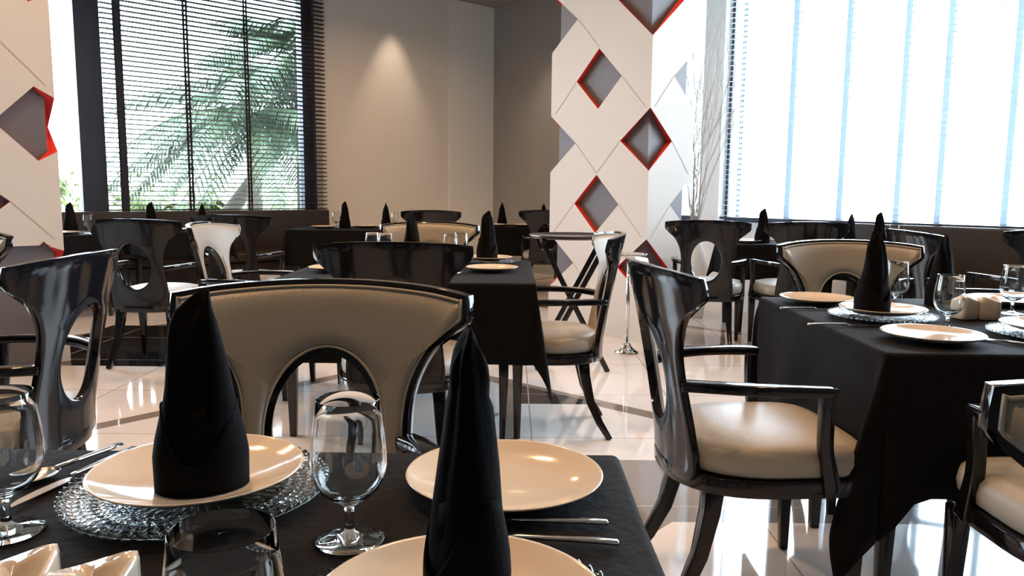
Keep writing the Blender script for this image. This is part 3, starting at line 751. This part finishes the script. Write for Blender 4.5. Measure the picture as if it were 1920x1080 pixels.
# nearest table
setting(-.418, 1.0, 'in front of the chair facing the camera', R(10), True, .016, -.028, .98)
setting(-.045, .665, 'at the bottom centre, cut by the frame', R(-55), True, .006, .012, (.72, .76, .99), True)
plate(-.008, 1.035, 'empty cream plate near the right edge of the nearest table')
goblet(-.188, .868, 'whole clear goblet standing in the middle of the nearest table')
goblet(-.203, .52, 'clear goblet nearest the camera, only its rim and bowl showing')
goblet(-.600, .880, 'clear goblet cut off by the left edge of the frame')
shaker(-.447, .655, R(8), 'white porcelain shaker in the lower left corner, left of the pair')
shaker(-.372, .648, R(-4), 'white porcelain shaker in the lower left, right of the pair, beside the goblet rim')
spoon(-.655, 1.075, R(-108), 'steel spoon lying left of the knife on the nearest table')
knife(-.615, 1.055, R(-103), 'steel knife beside the left glass charger, blade towards the camera')
fork(.002, .912, R(180), 'upper of two steel handles lying right of the foreground napkin')
knife(.008, .865, R(176), 'lower of two steel handles lying right of the foreground napkin')
# right table
setting(1.235, 2.55, 'on the right table near its left edge', R(20), True, -.045, -.02, 1.0)
plate(1.20, 2.175, 'cream plate at the near corner of the right table')
plate(1.165, 2.925, 'cream plate at the far left corner of the right table')
goblet(1.338, 2.345, 'tall clear goblet on the right table between napkin and shakers')
goblet(1.758, 2.69, 'clear goblet at the right edge of the frame')
goblet(1.40, 2.80, 'clear goblet partly hidden by the right table napkin')
shaker(1.525, 2.575, R(15), 'left shaker of the pair on the right table')
shaker(1.595, 2.565, R(-12), 'right shaker of the pair on the right table')
setting(1.585, 2.235, 'cut off by the right edge of the frame', 0, False)
fork(1.385, 2.14, R(125), 'steel fork with tines showing on the right table')
knife(1.05, 2.40, R(0), 'steel knife handle by the left edge of the right table, nearest its plate')
knife(1.08, 2.74, R(0), 'steel knife at the far left edge of the right table')
plate(1.90, 2.94, 'cream plate at the right edge behind the goblet')
napkin(1.62, 2.90, 'dark upright napkin between the cream chair back and the far goblet', ZT, R(40))
# middle table
setting(-.135, 4.43, 'at the right end of the middle table', R(30), True, -.01, 0, 1.05)
plate(-.105, 4.0, 'cream plate at the near right corner of the middle table')
plate(-.90, 3.93, 'cream plate at the near left of the middle table, left of the black chair')
napkin(-.57, 4.36, 'black napkin standing in front of the far cream chair back', ZT, R(60), 1.08)
goblet(-.80, 4.42, 'goblet left of the napkin on the middle table, left one of its pair')
goblet(-.715, 4.36, 'goblet left of the napkin on the middle table, right one of its pair')
goblet(-.345, 4.32, 'goblet right of the napkin on the middle table, nearer one of its pair')
goblet(-.30, 4.50, 'goblet right of the napkin on the middle table, farther one of its pair')
fork(-.245, 3.86, R(60), 'steel fork by the near right corner of the middle table')
# table behind the left-edge chair
goblet(-2.36, 2.58, 'goblet glinting above the chair back at the left edge')
plate(-2.25, 2.35, 'cream plate on the table behind the chair at the left edge')
# distant tables
napkin(-1.83, 8.45, 'distant black napkin, left one of the pair before the grey wall', ZT, 1, 1.1)
napkin(-1.42, 8.70, 'distant black napkin, right one of the pair before the grey wall', ZT, 2, 1.05)
plate(-1.63, 8.62, 'distant cream plate between the two napkins before the grey wall')
goblet(-1.96, 8.62, 'distant goblet left of the napkins before the grey wall')
goblet(-1.34, 8.84, 'distant goblet right of the napkins before the grey wall')
plate(-2.05, 8.4, 'distant cream plate at the left end of the table before the grey wall')
napkin(-.13, 9.6, 'distant black napkin standing before the recessed wall, beside the white pier', ZT, 2, 1.08)
napkin(.38, 9.62, 'distant black napkin tip showing above the chair back by the column', ZT, 1, 1.0)
plate(-.2, 9.36, 'distant cream plate at the left of the recessed wall table')
plate(.12, 9.36, 'distant cream plate at the middle of the recessed wall table')
a = u1 + Vector((0.02, .12, 0)); napkin(a.x, a.y, 'dark napkin half hidden behind the left column', ZT, 1, 1.05)
plate(u1.x + .10, u1.y - .14, 'cream plate on the window table beside the left column')
goblet(u1.x + .25, u1.y, 'goblet on the window table beside the left column')
napkin(u2.x - .24, u2.y - .05, 'small dark napkin tip against the blinds, left one of two', ZT, .4, 1.05)
napkin(u2.x + .20, u2.y + .12, 'small dark napkin tip against the blinds, right one of two', ZT, 2.2, 1.05)
plate(u2.x + .02, u2.y - .14, 'cream plate on the window table before the blinds middle')
napkin(2.13, 6.60, 'bluish dark napkin against the right window, left of the black chair back', ZT, .2, 1.1)
plate(1.98, 6.58, 'cream plate on the table behind the tub back chair')
napkin(2.66, 6.10, 'dark napkin against the right window beside a blind tape', ZT, .9, 1.0)
napkin(2.93, 6.20, 'slim dark napkin against the right window, right of the tape one', ZT, .3, 1.05)
goblet(3.06, 6.22, 'goblet against the window right of the slim napkin')
plate(2.84, 5.98, 'cream plate below the slim napkin by the right window')

# ------------------------------------------------------------------ tray stand, chrome stand, vase
t = thing('tray_stand', 'folding black stand with an oval tray in front of the middle column', 'tray stand', (.40, 5.12, 0))
b = MB().lathe([(0, .862), (.27, .862), (.285, .868), (.292, .884), (.287, .886), (.278, .874), (0, .872)], 48); o = b.build('tray', M['tray'], t, True)
for y in (-.16, .16):
    for s_ in (-1, 1):
        bevel(bars([(-s_ * .23, y + s_ * .012, 0), (s_ * .20, y + s_ * .012, .83)], .034, .022).build('leg', M['wood'], t), .003)
for x in (-.20, .20):
    bevel(bars([(x, -.20, .845), (x, .20, .845)], .03, .028).build('top_rail', M['wood'], t), .003)
t = thing('chrome_stand', 'slim chrome pedestal stand with a small dish between the side-on chair and the column', 'stand', (.845, 5.58, 0))
MB().lathe([(0, 0), (.085, 0), (.088, .006), (.06, .02), (.035, .045), (.022, .075), (0, .08)], 32).build('foot', M['chrome'], t, True)
MB().tube([(0, 0, .06), (0, 0, .70)], .013, 14).build('pole', M['chrome'], t, True)
MB().lathe([(0, .70), (.08, .70), (.125, .715), (.13, .728), (.122, .728), (.08, .712), (0, .71)], 32).build('dish', M['chrome'], t, True)
t = thing('branch_vase', 'tall pale vase of bleached twigs right of the middle column', 'vase', (1.70, 7.28, 0))
MB().lathe([(0, 0), (.11, 0), (.12, .02), (.15, .25), (.14, .5), (.09, .68), (.075, .74), (.085, .78), (.078, .78), (.068, .74), (.08, .66), (0, .6)], 32).build('vase_body', M['vase'], t, True)
rnd = random.Random(3); br = MB()
def branch(p, d, L, r_, lev):
    pts = [p.copy()]; rs = [r_]; q = p.copy(); dd = d.copy()
    for k in range(7):
        dd = (dd + Vector((rnd.uniform(-.14, .14), rnd.uniform(-.14, .14), rnd.uniform(.02, .16)))).normalized(); q = q + dd * L / 7; pts.append(q.copy()); rs.append(r_ * (1 - .11 * (k + 1)))
        if lev < 2 and k > 1 and rnd.random() < .65: branch(q, (dd + Vector((rnd.uniform(-.6, .6), rnd.uniform(-.6, .6), rnd.uniform(.1, .6)))).normalized(), L * .45, r_ * .55, lev + 1)
    br.tube(pts, rs, 5)
for k in range(22):
    a_ = rnd.uniform(0, 6.28); branch(Vector((rnd.uniform(-.03, .03), rnd.uniform(-.03, .03), .72)), Vector((.08 * math.cos(a_), .08 * math.sin(a_), 1)).normalized(), rnd.uniform(1.2, 2.0), .0045, 0)
o = br.build('twigs', M['twig'], t, True)

# ceiling downlight in view
t = thing('ceiling_downlight', 'small round lit downlight in the dark ceiling above the recess', 'ceiling light', (-.02, 10.55, CEIL))
MB().lathe([(.045, -.002), (.07, -.002), (.072, -.012), (.06, -.016), (.045, -.012)], 32, close=True).build('trim_ring', M['ring'], t, True)
MB().lathe([(0, -.003), (.044, -.003), (.044, -.006), (0, -.006)], 24).build('lens', M['bulb'], t)

# ------------------------------------------------------------------ outside the left window
gb = MB().box(-60, 60, -30, 70, -.30, -.12); tag(gb.build('ground', M['patio']), kind='structure')
def frond(mb, base, direc, L, droop, wleaf, n=46):
    d = Vector((direc.x, direc.y, 0)).normalized(); el = direc.z; pts = []
    for k in range(n + 1):
        f = k / n; pts.append(base + d * (L * f * math.cos(el)) + Vector((0, 0, 1)) * (L * math.sin(el) * f - droop * L * f * f))
    mb.tube(pts[::3], [.018 * (1 - k / (len(pts[::3]) + 1)) + .003 for k in range(len(pts[::3]))], 5)
    side = d.cross(Vector((0, 0, 1))).normalized()
    for k in range(4, n):
        f = k / n; tan = (pts[k + 1] - pts[k]).normalized(); ll = wleaf * math.sin(PI * (.12 + .85 * f)) * rnd.uniform(.85, 1.1)
        for s_ in (-1, 1):
            o = pts[k]; dr = (side * s_ * .85 + tan * .55 + Vector((0, 0, -.35 + rnd.uniform(-.2, .1)))).normalized()
            m_ = o + dr * ll * .5; e = o + dr * ll + Vector((0, 0, -.25 * ll)); w_ = tan * .02
            mb.add([o - w_, o + w_, m_ + w_ * 1.2, e, m_ - w_ * 1.2], [(0, 1, 2, 4), (4, 2, 3)])
def palm(x, y, h, label, nf, L, m, els, lean=(0, 0)):
    root = thing('palm_tree', label, 'palm', (x, y, -.12)); lx, ly = lean
    tr = [(lx * f, ly * f, h * f ** 1.25) for f in (0, .2, .4, .6, .8, 1)]
    MB().tube(tr, [.17, .14, .13, .12, .115, .11], 12).build('trunk', M['trunk'], root, True)
    f = MB()
    for k in range(nf):
        a_ = 2 * PI * k / nf + rnd.uniform(-.2, .2); frond(f, Vector((lx, ly, h)), Vector((math.cos(a_), math.sin(a_), rnd.uniform(*els))), L * rnd.uniform(.8, 1.1), rnd.uniform(.35, .75), .55)
    f.build('fronds', m, root)
p = tn(2.6, -4.3); q = D1 * 2.5; palm(p.x, p.y, 3.0, 'leaning green palm seen through the right half of the blinds', 24, 3.4, M['leaf'], (-.2, .9), (q.x, q.y))
p = tn(3.6, -3.4); palm(p.x, p.y, 2.5, 'upright feathery palm in the middle of the blinded window', 20, 2.5, M['leaf'], (-.2, .9))
p = tn(4.6, -3.6); palm(p.x, p.y, 3.7, 'tall dark palm at the top right of the blinded window', 20, 2.3, M['leaf'], (-.3, .9))
p = tn(.2, -5.2); palm(p.x, p.y, .7, 'low yellow-green palm at the bottom left behind the blinds', 15, 1.9, M['leafy'], (.1, 1.1))
p = tn(3.4, -5.9); palm(p.x, p.y, .6, 'low yellow-green palm at the bottom right behind the blinds', 15, 2.0, M['leafy'], (.1, 1.1))
b = MB(); b.wbox(-9, 8, -9.2, -8.9, -.2, 1.25); o = b.build('garden_wall', M['render']); tag(o, 'pale rendered garden wall beyond the left window', 'wall')
rnd2 = random.Random(5); hb = MB()
for k in range(5200):
    c_ = tn(rnd2.uniform(-6, 7), rnd2.uniform(-8.6, -7.6), rnd2.uniform(-.1, 1.2) + .35 * math.sin(k)); r_ = rnd2.uniform(.04, .09)
    a1 = Vector((rnd2.uniform(-1, 1), rnd2.uniform(-1, 1), rnd2.uniform(-1, 1))).normalized(); a2 = a1.orthogonal().normalized()
    hb.add([c_ - a1 * r_, c_ + a2 * r_ * .4, c_ + a1 * r_, c_ - a2 * r_ * .4], [(0, 1, 2, 3)])
tag(hb.build('hedge', M['leafy']), 'leafy yellow-green hedge along the pale garden wall', 'hedge', kind='stuff')
